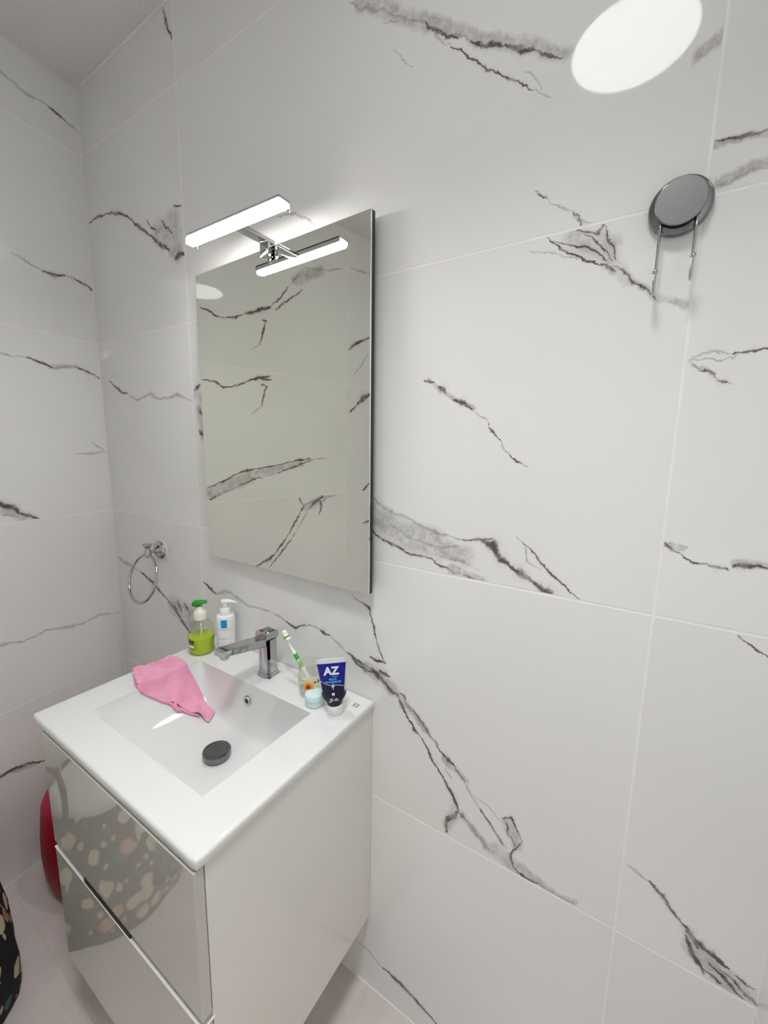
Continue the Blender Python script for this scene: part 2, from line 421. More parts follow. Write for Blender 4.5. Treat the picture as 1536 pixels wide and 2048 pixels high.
WHITE_A, WHITE_B = (.862, .864, .852), (.825, .822, .807)
def tile_material(name, cx, cz, veins, seed=0):
    """polished porcelain with printed marble veins; veins are polylines in wall coordinates"""
    m = principled(name, WHITE_A, .035, ior=1.5)
    N, L, b = nodes(m)
    def math_(op, a, c=None, d=None, clamp=False):
        n = N.new('ShaderNodeMath'); n.operation = op; n.use_clamp = clamp
        for i, s in enumerate((a, c, d)):
            if s is None: continue
            if isinstance(s, (int, float)): n.inputs[i].default_value = s
            else: L.new(s, n.inputs[i])
        return n.outputs[0]
    def vm(op, a, c=None, d=None, out=0):
        n = N.new('ShaderNodeVectorMath'); n.operation = op
        for i, s in enumerate((a, c, d)):
            if s is None: continue
            if isinstance(s, (tuple, list, Vector)): n.inputs[i].default_value = s
            else: L.new(s, n.inputs[i])
        return n.outputs[out]
    def noise_(vec, scale, detail=3, rough=.55):
        n = N.new('ShaderNodeTexNoise'); n.inputs['Scale'].default_value = scale; n.inputs['Detail'].default_value = detail
        n.inputs['Roughness'].default_value = rough; L.new(vec, n.inputs['Vector']); return n
    def mix(fac, a, c):
        n = N.new('ShaderNodeMix'); n.data_type = 'RGBA'
        for i, s in ((0, fac), (6, a), (7, c)):
            if isinstance(s, (int, float)): n.inputs[i].default_value = s
            elif isinstance(s, tuple): n.inputs[i].default_value = (*s, 1)
            else: L.new(s, n.inputs[i])
        return n.outputs[2]
    tc = N.new('ShaderNodeTexCoord')
    P0 = vm('ADD', tc.outputs['Object'], (cx, seed*3.7, cz))
    cloud = noise_(P0, 2.2, 1)
    mr = N.new('ShaderNodeMapRange'); mr.inputs[1].default_value = .35; mr.inputs[2].default_value = .7; L.new(cloud.outputs[0], mr.inputs[0])
    col = mix(mr.outputs[0], WHITE_A, WHITE_B)
    if veins:
        w1 = noise_(P0, 34, 3, .6)
        w2 = noise_(P0, 130, 2, .6)
        off = vm('ADD', vm('MULTIPLY', vm('SUBTRACT', w1.outputs[1], (.5, .5, .5)), (.020, 0, .020)),
                 vm('MULTIPLY', vm('SUBTRACT', w2.outputs[1], (.5, .5, .5)), (.005, 0, .005)))
        P = vm('MULTIPLY', vm('ADD', P0, off), (1, 0, 1))
        acc = {}; last = None
        for kind, wa, wb, (ax, az, bx, bz) in veins:
            d = Vector((bx-ax, 0, bz-az)); q = max(d.length_squared, 1e-8)
            # the tiny carry from the previous piece keeps evaluation strictly one piece after another
            pa = vm('SUBTRACT', (ax, 0, az) if last is None else vm('MULTIPLY_ADD', last, (1e-7, 0, 1e-7), (ax, 0, az)), P)
            t = math_('ADD', vm('DOT_PRODUCT', pa, tuple(-d/q), out=1), 0.0, clamp=True)
            r = vm('LENGTH', vm('MULTIPLY_ADD', t, tuple(d), pa), out=1)
            if abs(wa-wb) < 1e-5: r = math_('MULTIPLY', r, 1.0/wa)
            else: r = math_('DIVIDE', r, math_('MULTIPLY_ADD', t, wb-wa, wa))
            last = r if kind not in acc else math_('MINIMUM', acc[kind], r)
            acc[kind] = last
        grain = noise_(P0, 38, 4, .62)
        g2 = noise_(vm('MULTIPLY', vm('ADD', P0, vm('MULTIPLY', w1.outputs[1], (.09, 0, .09))), (1, 1, 1)), 24, 3, .6)
        if 'S' in acc:                                              # smoky clusters with dark filaments
            s = math_('SUBTRACT', 1.0, acc['S'], clamp=True)
            s = math_('MULTIPLY', s, 1.7, clamp=True)
            ridge = math_('ABSOLUTE', math_('SUBTRACT', g2.outputs[0], .5))
            ridge = math_('SUBTRACT', 1.0, math_('MULTIPLY', ridge, 11.0), clamp=True)
            soft = math_('MULTIPLY_ADD', grain.outputs[0], 1.5, -.45, clamp=True)
            fac = math_('MULTIPLY', s, math_('ADD', math_('MULTIPLY', ridge, .20), math_('MULTIPLY_ADD', soft, .55, .09)))
            col = mix(fac, col, (.17, .145, .135))
        if 'F' in acc:
            f = math_('SUBTRACT', 1.25, math_('MULTIPLY', acc['F'], .75), clamp=True)
            f = math_('MULTIPLY', f, math_('MULTIPLY_ADD', grain.outputs[0], .9, -.03, clamp=True))
            col = mix(f, col, (.20, .18, .17))
        if 'D' in acc:
            halo = math_('MULTIPLY', math_('SUBTRACT', 1.0, math_('MULTIPLY', acc['D'], .28), clamp=True), .22)
            col = mix(halo, col, (.30, .27, .255))
            f = math_('SUBTRACT', 1.5, math_('MULTIPLY', acc['D'], 1.0), clamp=True)
            f = math_('MULTIPLY', f, math_('MULTIPLY_ADD', grain.outputs[0], 2.3, -.25, clamp=True))
            tone = mix(w1.outputs[0], (.055, .048, .046), (.165, .13, .11))
            col = mix(f, col, tone)
    L.new(col, b.inputs['Base Color'])
    return m

grout = mottle(principled('grout_white', (.93, .925, .90), .7), (.94, .935, .91), (.90, .89, .865), 30)
caulk = principled('caulk_white', (.84, .83, .80), .5)
chrome = principled('chrome', (.52, .52, .53), .04, 1.0)
chrome_dark = principled('smoked_chrome', (.22, .22, .23), .08, 1.0)
ceramic = principled('white_ceramic', (.73, .74, .735), .05, ior=1.5, coat=.3)
lacquer = mottle(principled('cream_lacquer', (.78, .755, .70), .10, ior=1.5), (.785, .76, .705), (.765, .74, .685), 4)
shaded_lacquer = mottle(principled('cream_gloss_shaded', (.66, .63, .57), .03, ior=1.62, coat=.4), (.53, .51, .465), (.51, .49, .445), 4)  # the sides' cream darkened: shade on the drawer fronts put into the colour
white_plastic = principled('white_plastic', (.84, .84, .83), .3)
black = principled('black_gap', (.015, .014, .013), .6)
mirror_mat = principled('mirror_silver', (.86, .87, .80), .0, 1.0)

# ------------------------------------------------------------------ the room
ROWS = [0.0, .590, 1.190, 1.790, 2.390, ROOM_H]
G = .0017        # half a grout joint
def near_veins(veins, x0, x1, z0, z1):
    """the pieces of the veins whose print (with its halo) reaches into a field"""
    out = []
    for k, w, p in veins:
        reach = w*(3.7 if k == 'D' else 1.8) + .013
        xy = [(p[i], p[i+1]) for i in range(0, len(p), 2)]
        if k != 'S' and len(xy) == 2: xy.insert(1, ((xy[0][0]+xy[1][0])/2, (xy[0][1]+xy[1][1])/2))
        ws = [w]*len(xy)
        if k != 'S': ws[0] = ws[-1] = w*.38                      # strokes thin out towards both ends
        for (ax, az), (bx, bz), wa, wb in zip(xy, xy[1:], ws, ws[1:]):
            t0, t1 = 0.0, 1.0; ok = True
            for a_, b_, lo, hi in ((ax, bx, x0-reach, x1+reach), (az, bz, z0-reach, z1+reach)):
                d = b_-a_
                if abs(d) < 1e-9:
                    if not lo <= a_ <= hi: ok = False
                else:
                    u0, u1 = sorted(((lo-a_)/d, (hi-a_)/d)); t0, t1 = max(t0, u0), min(t1, u1)
            if ok and t0 <= t1: out.append((k, wa, wb, (ax, az, bx, bz)))
    return out
def tiled_wall(name, origin, ang, facing, cols, rows, veins, label, seed):
    """grout slab with one porcelain tile per field; facing = side of local y the room is on"""
    root_bm = newbox(cols[0], cols[-1], *sorted((-facing*.0004, -facing*.06)), rows[0], rows[-1])
    root = mesh_obj(name, root_bm, grout); root.location = origin; root.rotation_euler = (0, 0, ang)
    root['kind'] = 'structure'; root['label'] = label; root['category'] = 'wall'
    for i in range(len(cols)-1):
        for j in range(len(rows)-1):
            x0, x1, z0, z1 = cols[i]+G, cols[i+1]-G, rows[j]+G, rows[j+1]-G
            cx, cz = (x0+x1)/2, (z0+z1)/2
            mine = []
            for k, w, p in veins:
                n = len(p)//2; mx_, mz_ = sum(p[0::2])/n, sum(p[1::2])/n
                if cols[i] <= mx_ < cols[i+1] and rows[j] <= mz_ < rows[j+1]: mine.append((k, w, p))
            # the face is a net of fields; each field's marble only carries the veins that cross it
            fx = max(1, round((x1-x0)/.10)); fz = max(1, round((z1-z0)/.10)); E_ = .0007
            bm = bmesh.new(); mats = []; plain = None
            gx = [x0+E_+(x1-x0-2*E_)*k/fx for k in range(fx+1)]; gz = [z0+E_+(z1-z0-2*E_)*k/fz for k in range(fz+1)]
            net = [[bm.verts.new((x-cx, 0, z-cz)) for z in gz] for x in gx]
            for p in range(fx):
                for q in range(fz):
                    here = near_veins(mine, gx[p], gx[p+1], gz[q], gz[q+1])
                    if not here:
                        if plain is None:
                            plain = len(mats); mats.append(tile_material('%s_marble' % name, cx, cz, [], seed+i*5+j))
                        slot = plain
                    else:
                        slot = len(mats); mats.append(tile_material('%s_veined_marble' % name, cx, cz, here, seed+i*5+j))
                    f = bm.faces.new((net[p][q], net[p+1][q], net[p+1][q+1], net[p][q+1])); f.material_index = slot
            ring = [net[p][0] for p in range(fx+1)] + [net[fx][q] for q in range(1, fz+1)] + [net[p][fz] for p in range(fx-1, -1, -1)] + [net[0][q] for q in range(fz-1, 0, -1)]
            for grow, dep in ((E_, .0003), (E_, .008)):
                nxt = []
                for v in ring:
                    sx_ = 1 if v.co.x > x1-cx-2*E_ else -1 if v.co.x < x0-cx+2*E_ else 0
                    sz_ = 1 if v.co.z > z1-cz-2*E_ else -1 if v.co.z < z0-cz+2*E_ else 0
                    nxt.append(bm.verts.new((v.co.x + (sx_*E_ if dep < .001 else 0), -facing*dep, v.co.z + (sz_*E_ if dep < .001 else 0))))
                for k in range(len(ring)):
                    k2 = (k+1) % len(ring); f = bm.faces.new((ring[k], ring[k2], nxt[k2], nxt[k])); f.material_index = plain or 0
                ring = nxt
            t = mesh_obj('wall_tile', bm, None, root, loc=(cx, 0, cz))
            for mt in mats: t.data.materials.append(mt)
    return root
tiled_wall('wall_front', (0, 0, 0), 0.0, -1, [0.0, .5512, 1.739, ROOM_W+.004], ROWS, FRONT_VEINS, 'polished white marble-look tile wall carrying the mirror', 0)
S_BACK = ROOM_D*math.hypot(1, WT)
tiled_wall('wall_left', (0, 0, 0), LEFT_ANG, 1, [0.0, 1.170, S_BACK], ROWS, LEFT_VEINS, 'polished white marble-look tile wall left of the vanity', 40)
def random_veins(w, seed):
    rnd = random.Random(seed); out = []
    for c in range(int(w/.6)+1):
        for j in range(4):
            x, z = rnd.uniform(0, w), ROWS[j] + rnd.uniform(.1, .5); p = [x, z]
            for k in range(5):
                x += rnd.uniform(.04, .12); z -= rnd.uniform(-.02, .08); p += [x, z]
            out.append((rnd.choice('DDF'), rnd.uniform(.0015, .004), p))
    return out
tiled_wall('wall_back', (ROOM_W, -ROOM_D, 0), math.pi, -1, [0.0, .53, ROOM_W-WT*ROOM_D], ROWS, random_veins(1.7, 3), 'polished white marble-look tile wall facing the mirror', 80)
tiled_wall('wall_right', (ROOM_W, 0, 0), -math.pi/2, -1, [0.0, .90, ROOM_D], ROWS, random_veins(1.5, 8), 'polished white marble-look tile wall right of the mirror wall', 120)

floor_tile = mottle(principled('taupe_floor_tile', (.5, .45, .43), .38), (.74, .67, .65), (.66, .595, .58), 9, 6, bump=.15, bscale=90)
floor_grout = principled('floor_grout', (.66, .62, .58), .8)
fl = mesh_obj('floor', newbox(-.06, ROOM_W+.06, -ROOM_D-.06, .06, -.05, -.0012), floor_grout); fl['kind'] = 'structure'
fl['label'] = 'taupe stone-look tiled floor with pale joints'; fl['category'] = 'floor'
FX = [-.05, .604, 1.205, 1.806, ROOM_W+.05]; FY = [-ROOM_D-.05, -1.038, -.438, .05]
for i in range(4):
    for j in range(3):
        bm = newbox(FX[i]+G, FX[i+1]-G, FY[j]+G, FY[j+1]-G, -.009, 0.0, bevel=.0007, seg=1)
        mesh_obj('floor_tile', bm, floor_tile, fl)
plaster = mottle(principled('ceiling_plaster', (.80, .785, .765), .75), (.81, .795, .775), (.77, .755, .735), 120, 3, bump=.25, bscale=350)
ce = mesh_obj('ceiling', newbox(-.06, ROOM_W+.06, -ROOM_D-.06, .06, ROOM_H, ROOM_H+.05), plaster); ce['kind'] = 'structure'
ce['label'] = 'plain off-white ceiling above the tiled walls'; ce['category'] = 'ceiling'
def bead(name, a, b, r, label):
    o = mesh_obj(name, tube(bmesh.new(), [a, b], r, 8), caulk, smooth=60); o['kind'] = 'structure'
    o['label'] = label; o['category'] = 'trim'
bead('trim_1', (0, -.001, ROOM_H-.001), (ROOM_W, -.001, ROOM_H-.001), .0045, 'white sealant bead between ceiling and mirror wall')
bead('trim_2', (.001, 0, ROOM_H-.001), (WT*ROOM_D, -ROOM_D, ROOM_H-.001), .0045, 'white sealant bead between ceiling and left wall')
bead('trim_3', (.0005, -.0005, 0), (.0005, -.0005, ROOM_H), .0026, 'white sealant bead up the left corner of the room')
bead('trim_4', (0, -.0005, .0005), (ROOM_W, -.0005, .0005), .0028, 'pale joint between mirror wall and floor')
bead('trim_5', (0, 0, .0005), (WT*ROOM_D, -ROOM_D, .0005), .0020, 'pale joint between left wall and floor')

# ------------------------------------------------------------------ ceiling lamp
lamp = tag(empty('ceiling_lamp', (1.557, -.730, ROOM_H)), 'round white ceiling lamp, lit, above the middle of the room', 'lamp')
mesh_obj('lamp_base', lathe(bmesh.new(), [(0, 0), (.164, 0), (.164, -.022), (.161, -.027), (.1545, -.0285), (0, -.0285)], 64), white_plastic, lamp, 40)
m = principled('lamp_diffuser', (.9, .9, .9), .4, emis=(.975, .99, 1.0), es=CEILING_LAMP_POWER)
mesh_obj('diffuser', lathe(bmesh.new(), [(.154, -.0287), (.151, -.0315), (0, -.0335)], 40), m, lamp, 50)
ld = bpy.data.lights.new('lamp_beam', 'AREA'); ld.shape = 'DISK'; ld.size = .29; ld.energy = CEILING_LAMP_WATTS; ld.spread = math.radians(94); ld.color = (.975, .99, 1.0)
lo_ = bpy.data.objects.new('lamp_beam', ld); link(lo_, lamp); lo_.location = (0, 0, -.036)

# ------------------------------------------------------------------ mirror and its bar lamp
MY, MZ1 = -.029, 1.896
mir = tag(empty('wall_mirror', (.9215, -.030, 1.120)), 'tall frameless mirror on the marble-look tile wall above the basin', 'mirror')
mir.rotation_euler = (math.radians(-.35), math.radians(-.55), math.radians(-1.4))       # hangs a touch askew: its right edge stands off the wall
mesh_obj('mirror_glass', newbox(-.2945, .2955, 0, .004, 0, .779, bevel=.0006, seg=1), mirror_mat, mir)
edge_glass = principled('dark_mirror_edge', (.02, .021, .02), .3)
mesh_obj('backing_board', newbox(-.2944, .2954, .0041, .0135, .0003, .7787), edge_glass, mir)
mesh_obj('mounting_rail', newbox(-.25, .25, .0136, .0185, .06, .716), black, mir)
bl = tag(empty('mirror_lamp', (.916, MY, MZ1)), 'slim lit bar lamp with chrome arm clipped on the mirror top', 'lamp')
BX0, BX1, BY, BZ = .765-.916, 1.065-.916, -.1205-MY, 1.908-MZ1
alu = principled('brushed_aluminium', (.62, .61, .62), .25, 1.0)
hb = bmesh.new(); box(hb, BX0, BX1, BY-.014, BY+.0165, BZ+.0060, BZ+.0115, bevel=.0015); box(hb, BX0, BX1, BY+.0150, BY+.0165, BZ-.0015, BZ+.0100, bevel=.0004, seg=1)  # second box is a back shield added to hold light off the wall
mesh_obj('housing_and_shield', hb, alu, bl)
m = principled('bar_diffuser', (.9, .9, .9), .4, emis=(1.0, .975, .945), es=MIRROR_LAMP_POWER)
rings = []
for x in (BX0+.001, BX0+.004, BX1-.004, BX1-.001):
    k = .82 if x in (BX0+.001, BX1-.001) else 1.0
    rings.append([(x, BY+.0145*k*math.cos(a), BZ+.0055-.015*k*math.sin(a)) for a in [math.pi*i/10 for i in range(11)]])
mesh_obj('bar_diffuser', loft(bmesh.new(), rings), m, bl, 50)
for s in (-1, 1):
    x = BX0 if s < 0 else BX1
    mesh_obj('end_cap', newbox(x-.0015, x+.0015, BY-.015, BY+.015, BZ-.0105, BZ+.0118, bevel=.001, seg=1), see_through('clear_end_cap', (.93, .93, .93)) if s < 0 else bpy.data.materials['clear_end_cap'], bl)
mesh_obj('arm', newbox(-.013, .013, BY+.008, .012, BZ-.004, BZ+.0050, bevel=.0015), chrome, bl, 30)
cl = bmesh.new()
box(cl, -.013, .013, -.012, -.0020, -.024, BZ-.0041, bevel=.001)
mesh_obj('clamp', cl, chrome, bl, 30)

# ------------------------------------------------------------------ vanity cabinet
CX0, CX1, CZ0, CZT = .655, 1.2065, .229, .826
vc = tag(empty('vanity_cabinet', ((CX0+CX1)/2, -.225, CZ0)), 'cream gloss wall-hung vanity cabinet with two drawers', 'cabinet')
def vp(name, x0, x1, y0, y1, z0, z1, mat, bev=.0012, par=None):
    return mesh_obj(name, newbox(x0-(CX0+CX1)/2, x1-(CX0+CX1)/2, y0+.225, y1+.225, z0-CZ0, z1-CZ0, bevel=bev), mat, par or vc)
vp('side_panel', CX1-.016, CX1, -.449, -.0008, CZ0, CZT, lacquer)
vp('side_panel', CX0, CX0+.016, -.449, -.0008, CZ0, CZT, lacquer)
vp('bottom_panel', CX0+.0165, CX1-.0165, -.445, -.0008, CZ0, CZ0+.016, lacquer)
vp('back_panel', CX0+.0165, CX1-.0165, -.012, -.0010, CZ0+.017, CZT-.12, lacquer)
vp('handle_channel', CX0+.0165, CX1-.0165, -.445, -.429, .50, .58, black)
d1 = vp('drawer_front', CX0-.001, CX1+.001, -.468, -.451, .549, CZT-.003, shaded_lacquer, .0015)
d2 = vp('drawer_front', CX0-.001, CX1+.001, -.468, -.451, CZ0+.001, .532, shaded_lacquer, .0015)
grip = principled('lit_edge_strip', (.80, .79, .75), .2, coat=.3)  # paler strip paints the lamp light on the lower drawer's top edge
vp('dark_recess_strip', .800, .985, -.4686, -.450, .5362, .5485, black, .0005, d1)  # black strip painted in for the dark reflection at the handle recess
vp('lit_drawer_edge', CX0-.001, CX1+.001, -.4695, -.4455, .5324, .5355, grip, .0008, d2)

# ------------------------------------------------------------------ washbasin (one ceramic piece)
WX0, WX1, WY0, WZ = .6060, 1.2125, -.473, .846
BSX0, BSX1, BSY0, BSY1, DEP = .704, 1.119, -.392, -.120, .118
def basin_depth(x, y):
    if not (BSX0 < x < BSX1 and BSY0 < y < BSY1): return 0.0
    t = min((x-BSX0)/.150, 1.0); d = DEP*(1-(1-t)**2.3)**.72
    def wall(q, w, e=.62):
        q = min(q/w, 1.0); return (1-(1-q)**2)**e
    k = wall(BSX1-x, .035)*wall(y-BSY0, .045)*wall(BSY1-y, .034, .5)
    r = math.hypot(x-.928, y+.233)
    return d*k + .004*max(0, 1-r/.16)*k
def surf(x, y): return WZ - basin_depth(x, y)
def axis(lo, hi, marks, n):
    s = {round(lo+(hi-lo)*i/n, 5) for i in range(n+1)}
    for mk in marks:
        for d in (0, .0004, .0012, .0025, .004, .006, .009):
            s.add(round(mk+d, 5)); 
            s.add(round(mk-d, 5))
    return sorted(v for v in s if lo <= v <= hi)
RR = .006
xs = axis(WX0+RR, WX1-RR, (BSX0, BSX1), 96); ys = axis(WY0+RR, -.003, (BSY0, BSY1), 80)
wb = tag(empty('washbasin', ((WX0+WX1)/2, -.234, WZ)), 'white ceramic rectangular washbasin top on the vanity', 'washbasin')
OW = Vector(((WX0+WX1)/2, -.234, WZ))
bm = bmesh.new()
gv = [[bm.verts.new(Vector((x, y, surf(x, y)))-OW) for y in ys] for x in xs]
for i in range(len(xs)-1):
    for j in range(len(ys)-1):
        bm.faces.new((gv[i][j], gv[i+1][j], gv[i+1][j+1], gv[i][j+1]))
nx, ny = len(xs), len(ys)
loop = [(i, 0) for i in range(nx)] + [(nx-1, j) for j in range(1, ny)] + [(i, ny-1) for i in range(nx-2, -1, -1)] + [(0, j) for j in range(ny-2, 0, -1)]
def outn(i, j):
    v = Vector(((i == nx-1) - (i == 0), (j == ny-1)*.45 - (j == 0), 0)); return v.normalized() if (i in (0, nx-1) and j == 0) else v
prev = [gv[i][j] for i, j in loop]
for a, drop in [(22, 0), (45, 0), (68, 0), (90, 0), (90, .012), (60, .0155), (0, .0165), (-200, .0165)]:
    cur = []
    for i, j in loop:
        n = outn(i, j); o = gv[i][j].co
        out = RR*math.sin(math.radians(a)) if a > -90 else -.02
        dz = -RR*(1-math.cos(math.radians(min(a, 90)))) if drop == 0 else -(RR + drop - .006 + (0))
        if drop: dz = -(RR + drop - .0045)
        cur.append(bm.verts.new(o + n*out + Vector((0, 0, dz))))
    for k in range(len(loop)):
        k2 = (k+1) % len(loop); bm.faces.new((prev[k], prev[k2], cur[k2], cur[k]))
    prev = cur
mesh_obj('basin', bm, ceramic, wb, 35)
dz = surf(.928, -.233)
dr = Vector((.928, -.233, dz)) - OW
mesh_obj('drain_plug', lathe(bmesh.new(), [(0, .0205), (.020, .0205), (.0275, .0212), (.0300, .0205), (.0316, .018), (.0312, .013), (.0296, .012), (.0290, .004), (.0285, -.004), (0, -.004)], 40, Matrix.Translation(dr)), chrome_dark, wb, 30)
MO = Matrix.Translation(Vector((.905, BSY1-.0035, .800))-OW) @ Matrix.Rotation(math.pi/2, 4, 'X')
mesh_obj('overflow_ring', lathe(bmesh.new(), [(.0058, .001), (.0062, .0035), (.0085, .0042), (.0118, .0036), (.0128, .0015), (.0128, -.002)], 28, MO), chrome, wb, 40)
mesh_obj('overflow_hole', lathe(bmesh.new(), [(0, .0012), (.0062, .0012), (.0062, -.002)], 20, MO), black, wb)
grey_print = principled('grey_print', (.33, .33, .32), .4)
for k in (0, 1):
    mesh_obj('maker_mark', newbox(1.1795+k*.0085-OW.x, 1.1845+k*.0085-OW.x, -.047-OW.y, -.033-OW.y, .00005, .0004), grey_print, wb)

# ------------------------------------------------------------------ faucet
fa = tag(empty('faucet', (.912, -.061, WZ)), 'chrome single-lever mixer tap at the back of the basin', 'faucet')
def ngon(hx, hy, ch, z, tx=0, ty=0):
    return [(tx+a, ty+b, z) for a, b in ((hx, -hy+ch*.35), (hx, hy-ch*.35), (hx-ch*.35, hy), (-hx+ch*.35, hy), (-hx, hy-ch*.35), (-hx, -hy+ch), (-hx+ch*.3, -hy+ch*.3), (-hx+ch, -hy), (hx-ch, -hy), (hx-ch*.3, -hy+ch*.3), (hx, -hy+ch))]
mesh_obj('base_ring', loft(bmesh.new(), [ngon(.0235, .0235, .014, 0), ngon(.0235, .0235, .014, .003), ngon(.021, .021, .013, .0045), ngon(.0208, .0208, .013, .010)]), chrome, fa, 30)
mesh_obj('tap_body', loft(bmesh.new(), [ngon(.0195, .0195, .012, .008), ngon(.0193, .0193, .012, .05), ngon(.0193, .0193, .012, .088), ngon(.0193, .0193, .012, .101)]), chrome, fa, 30)
bm = bmesh.new()
sp = []
for y, z, hw, th in ((-.012, .098, .0165, .020), (-.05, .105, .0165, .018), (-.10, .114, .0165, .015), (-.138, .120, .016, .0125), (-.145, .120, .015, .010)):
    sp.append([(-hw, y, z-th/2), (-hw, y, z+th/2-.001), (-hw+.001, y, z+th/2), (hw-.001, y, z+th/2), (hw, y, z+th/2-.001), (hw, y, z-th/2), (hw-.003, y, z-th/2-.003), (-hw+.003, y, z-th/2-.003)])
mesh_obj('spout', loft(bm, sp), chrome, fa, 30)
mesh_obj('aerator', lathe(bmesh.new(), [(0, -.008), (.0085, -.008), (.0115, -.005), (.0125, .002), (.0125, .006)], 24, Matrix.Translation((0, -.128, .107))), chrome, fa, 40)
lev = bmesh.new()
MT = Matrix.Translation((0, 0, .1035)) @ Matrix.Rotation(math.radians(-4), 4, 'X')
def sq(h, z): return [MT @ Vector((a*h, b*h, z)) for a, b in ((-1, -1), (1, -1), (1, 1), (-1, 1))]
loft(lev, [sq(.0185, 0), sq(.0205, .001), sq(.0205, .0165), sq(.0198, .0175), sq(.0155, .0175), sq(.0140, .011), sq(.0125, .0075)])
mesh_obj('lever_head', lev, chrome, fa)

# ------------------------------------------------------------------ lettering helper (flat print, wrapped on round things)
def lettering(name, text, size, mat, parent, place, bold=0.0, radius=None, align='CENTER'):
    cu = bpy.data.curves.new('print', 'FONT'); cu.body = text; cu.size = size; cu.align_x = align; cu.align_y = 'CENTER'; cu.offset = bold
    cu.resolution_u = 3
    tmp = bpy.data.objects.new('print', cu); COL.objects.link(tmp)
    dg = bpy.context.evaluated_depsgraph_get()
    me = bpy.data.meshes.new_from_object(tmp.evaluated_get(dg)); bpy.data.objects.remove(tmp)
    me.name = name
    for v in me.vertices:
        x, z = v.co.x, v.co.y
        if radius: v.co = Vector((radius*math.sin(x/radius), -radius*math.cos(x/radius), z))
        else: v.co = Vector((x, 0, z))
        v.co = place @ v.co
    me.materials.clear(); me.materials.append(mat)
    return link(bpy.data.objects.new(name, me), parent)
def wrap_patch(name, mat, parent, radius, a0, a1, z0, z1, M=Matrix(), n=10):
    bm = bmesh.new(); rows = []
    for z in (z0, z1):
        rows.append([bm.verts.new(M @ Vector((radius*math.sin(a0+(a1-a0)*i/n), -radius*math.cos(a0+(a1-a0)*i/n), z))) for i in range(n+1)])
    for i in range(n): bm.faces.new((rows[0][i], rows[0][i+1], rows[1][i+1], rows[1][i]))
    return mesh_obj(name, bm, mat, parent, 60)
FACE = math.atan2(CAM.x-.66, -(CAM.y+.08))       # turn of a print that looks toward the middle of the room

# ------------------------------------------------------------------ hand soap, lime liquid
so = tag(empty('soap_bottle', (.660, -.084, WZ), math.radians(52)), 'clear pump bottle of lime green liquid soap with green pump head', 'bottle')
prof = [(0, .001), (.028, .0005), (.0325, .002), (.0345, .007), (.0335, .013), (.0345, .020), (.0360, .035), (.0362, .055), (.0350, .068), (.0315, .080), (.0255, .090), (.0195, .0965), (.0150, .100), (.0150, .106)]
mesh_obj('bottle', lathe(bmesh.new(), prof, 40), see_through('clear_bottle', (.93, .95, .90)), so, 50)
lime = principled('lime_soap', (.60, .80, .015), .15, trans=.25, ior=1.36)
mesh_obj('liquid', lathe(bmesh.new(), [(0, .003)] + [(r-.0016, z+.0005) for r, z in prof[2:7]] + [(.0345, .050), (0, .050)], 36), lime, so, 50)
cream = principled('cream_plastic', (.78, .80, .66), .35)
mesh_obj('collar', lathe(bmesh.new(), [(.0155, .100), (.0180, .1005), (.0182, .118), (.0170, .122), (.0125, .128), (.0085, .132), (.0075, .138), (0, .138)], 32), cream, so, 40)
mesh_obj('dip_tube', tube(bmesh.new(), [(0, 0, .010), (.001, 0, .10)], .003, 10), cream, so, 50)
green = principled('green_plastic', (.012, .30, .012), .3)
bm = bmesh.new()
rr_ = []
for t, z, w, h in ((-.020, .1505, .003, .003), (-.016, .1500, .0075, .0045), (-.008, .149, .0105, .006), (.004, .1475, .0115, .008), (.012, .1465, .0105, .009), (.018, .145, .008, .008), (.021, .143, .004, .005)):
    rr_.append([(t, w*math.cos(a), z + h*math.sin(a)) for a in [2*math.pi*i/14 for i in range(14)]])
loft(bm, rr_); tube(bm, [(.006, 0, .137), (.006, 0, .146)], .0085, 14)
ph = mesh_obj('pump_head', bm, green, so, 50); ph.rotation_euler = (0, 0, math.radians(168))
ink = principled('black_print', (.01, .01, .01), .4)
lettering('lettering', 'free', .0135, ink, so, Matrix.Translation((0, 0, .044)) @ Matrix.Rotation(math.radians(-46), 4, 'Z'), .0006, .0366)
for z, a in ((.034, .30), (.022, .34)):
    wrap_patch('print_line', ink, so, .0366, math.radians(-46)-a, math.radians(-46)+a, z, z+.0022)
pale = principled('pale_label', (.75, .80, .62), .4)
wrap_patch('label_patch', pale, so, .03655, math.radians(-46)-.32, math.radians(-46)+.32, .0245, .0335)

# ------------------------------------------------------------------ white lotion bottle
lo = tag(empty('lotion_bottle', (.720, -.044, WZ), math.radians(50)), 'white pump bottle with a blue square on its front, beside the lime soap', 'bottle')
lotion = principled('lotion_white', (.84, .85, .86), .3)
mesh_obj('bottle', lathe(bmesh.new(), [(0, 0), (.022, 0), (.0245, .002), (.0255, .008), (.0262, .100), (.0258, .108), (.0235, .1125), (.014, .1145), (.0115, .116), (0, .116)], 40), lotion, lo, 50)
mesh_obj('collar', lathe(bmesh.new(), [(.0125, .1145), (.0145, .115), (.0145, .131), (.0130, .133), (.0075, .134), (.0070, .143), (0, .143)], 32), white_plastic, lo, 40)
bm = bmesh.new(); rr_ = []
for t, z, w, h in ((-.011, .1515, .003, .003), (-.009, .1520, .0075, .006), (-.002, .1525, .0095, .0065), (.008, .1535, .0085, .0055), (.020, .1525, .006, .004), (.030, .1495, .004, .003), (.034, .1475, .002, .002)):
    rr_.append([(t, w*math.cos(a), z + h*math.sin(a)) for a in [2*math.pi*i/12 for i in range(12)]])
loft(bm, rr_); tube(bm, [(0, 0, .142), (0, 0, .150)], .0085, 14)
ph = mesh_obj('pump_head', bm, white_plastic, lo, 50); ph.rotation_euler = (0, 0, math.radians(-14))
blue = principled('cyan_print', (.0, .27, .62), .35)
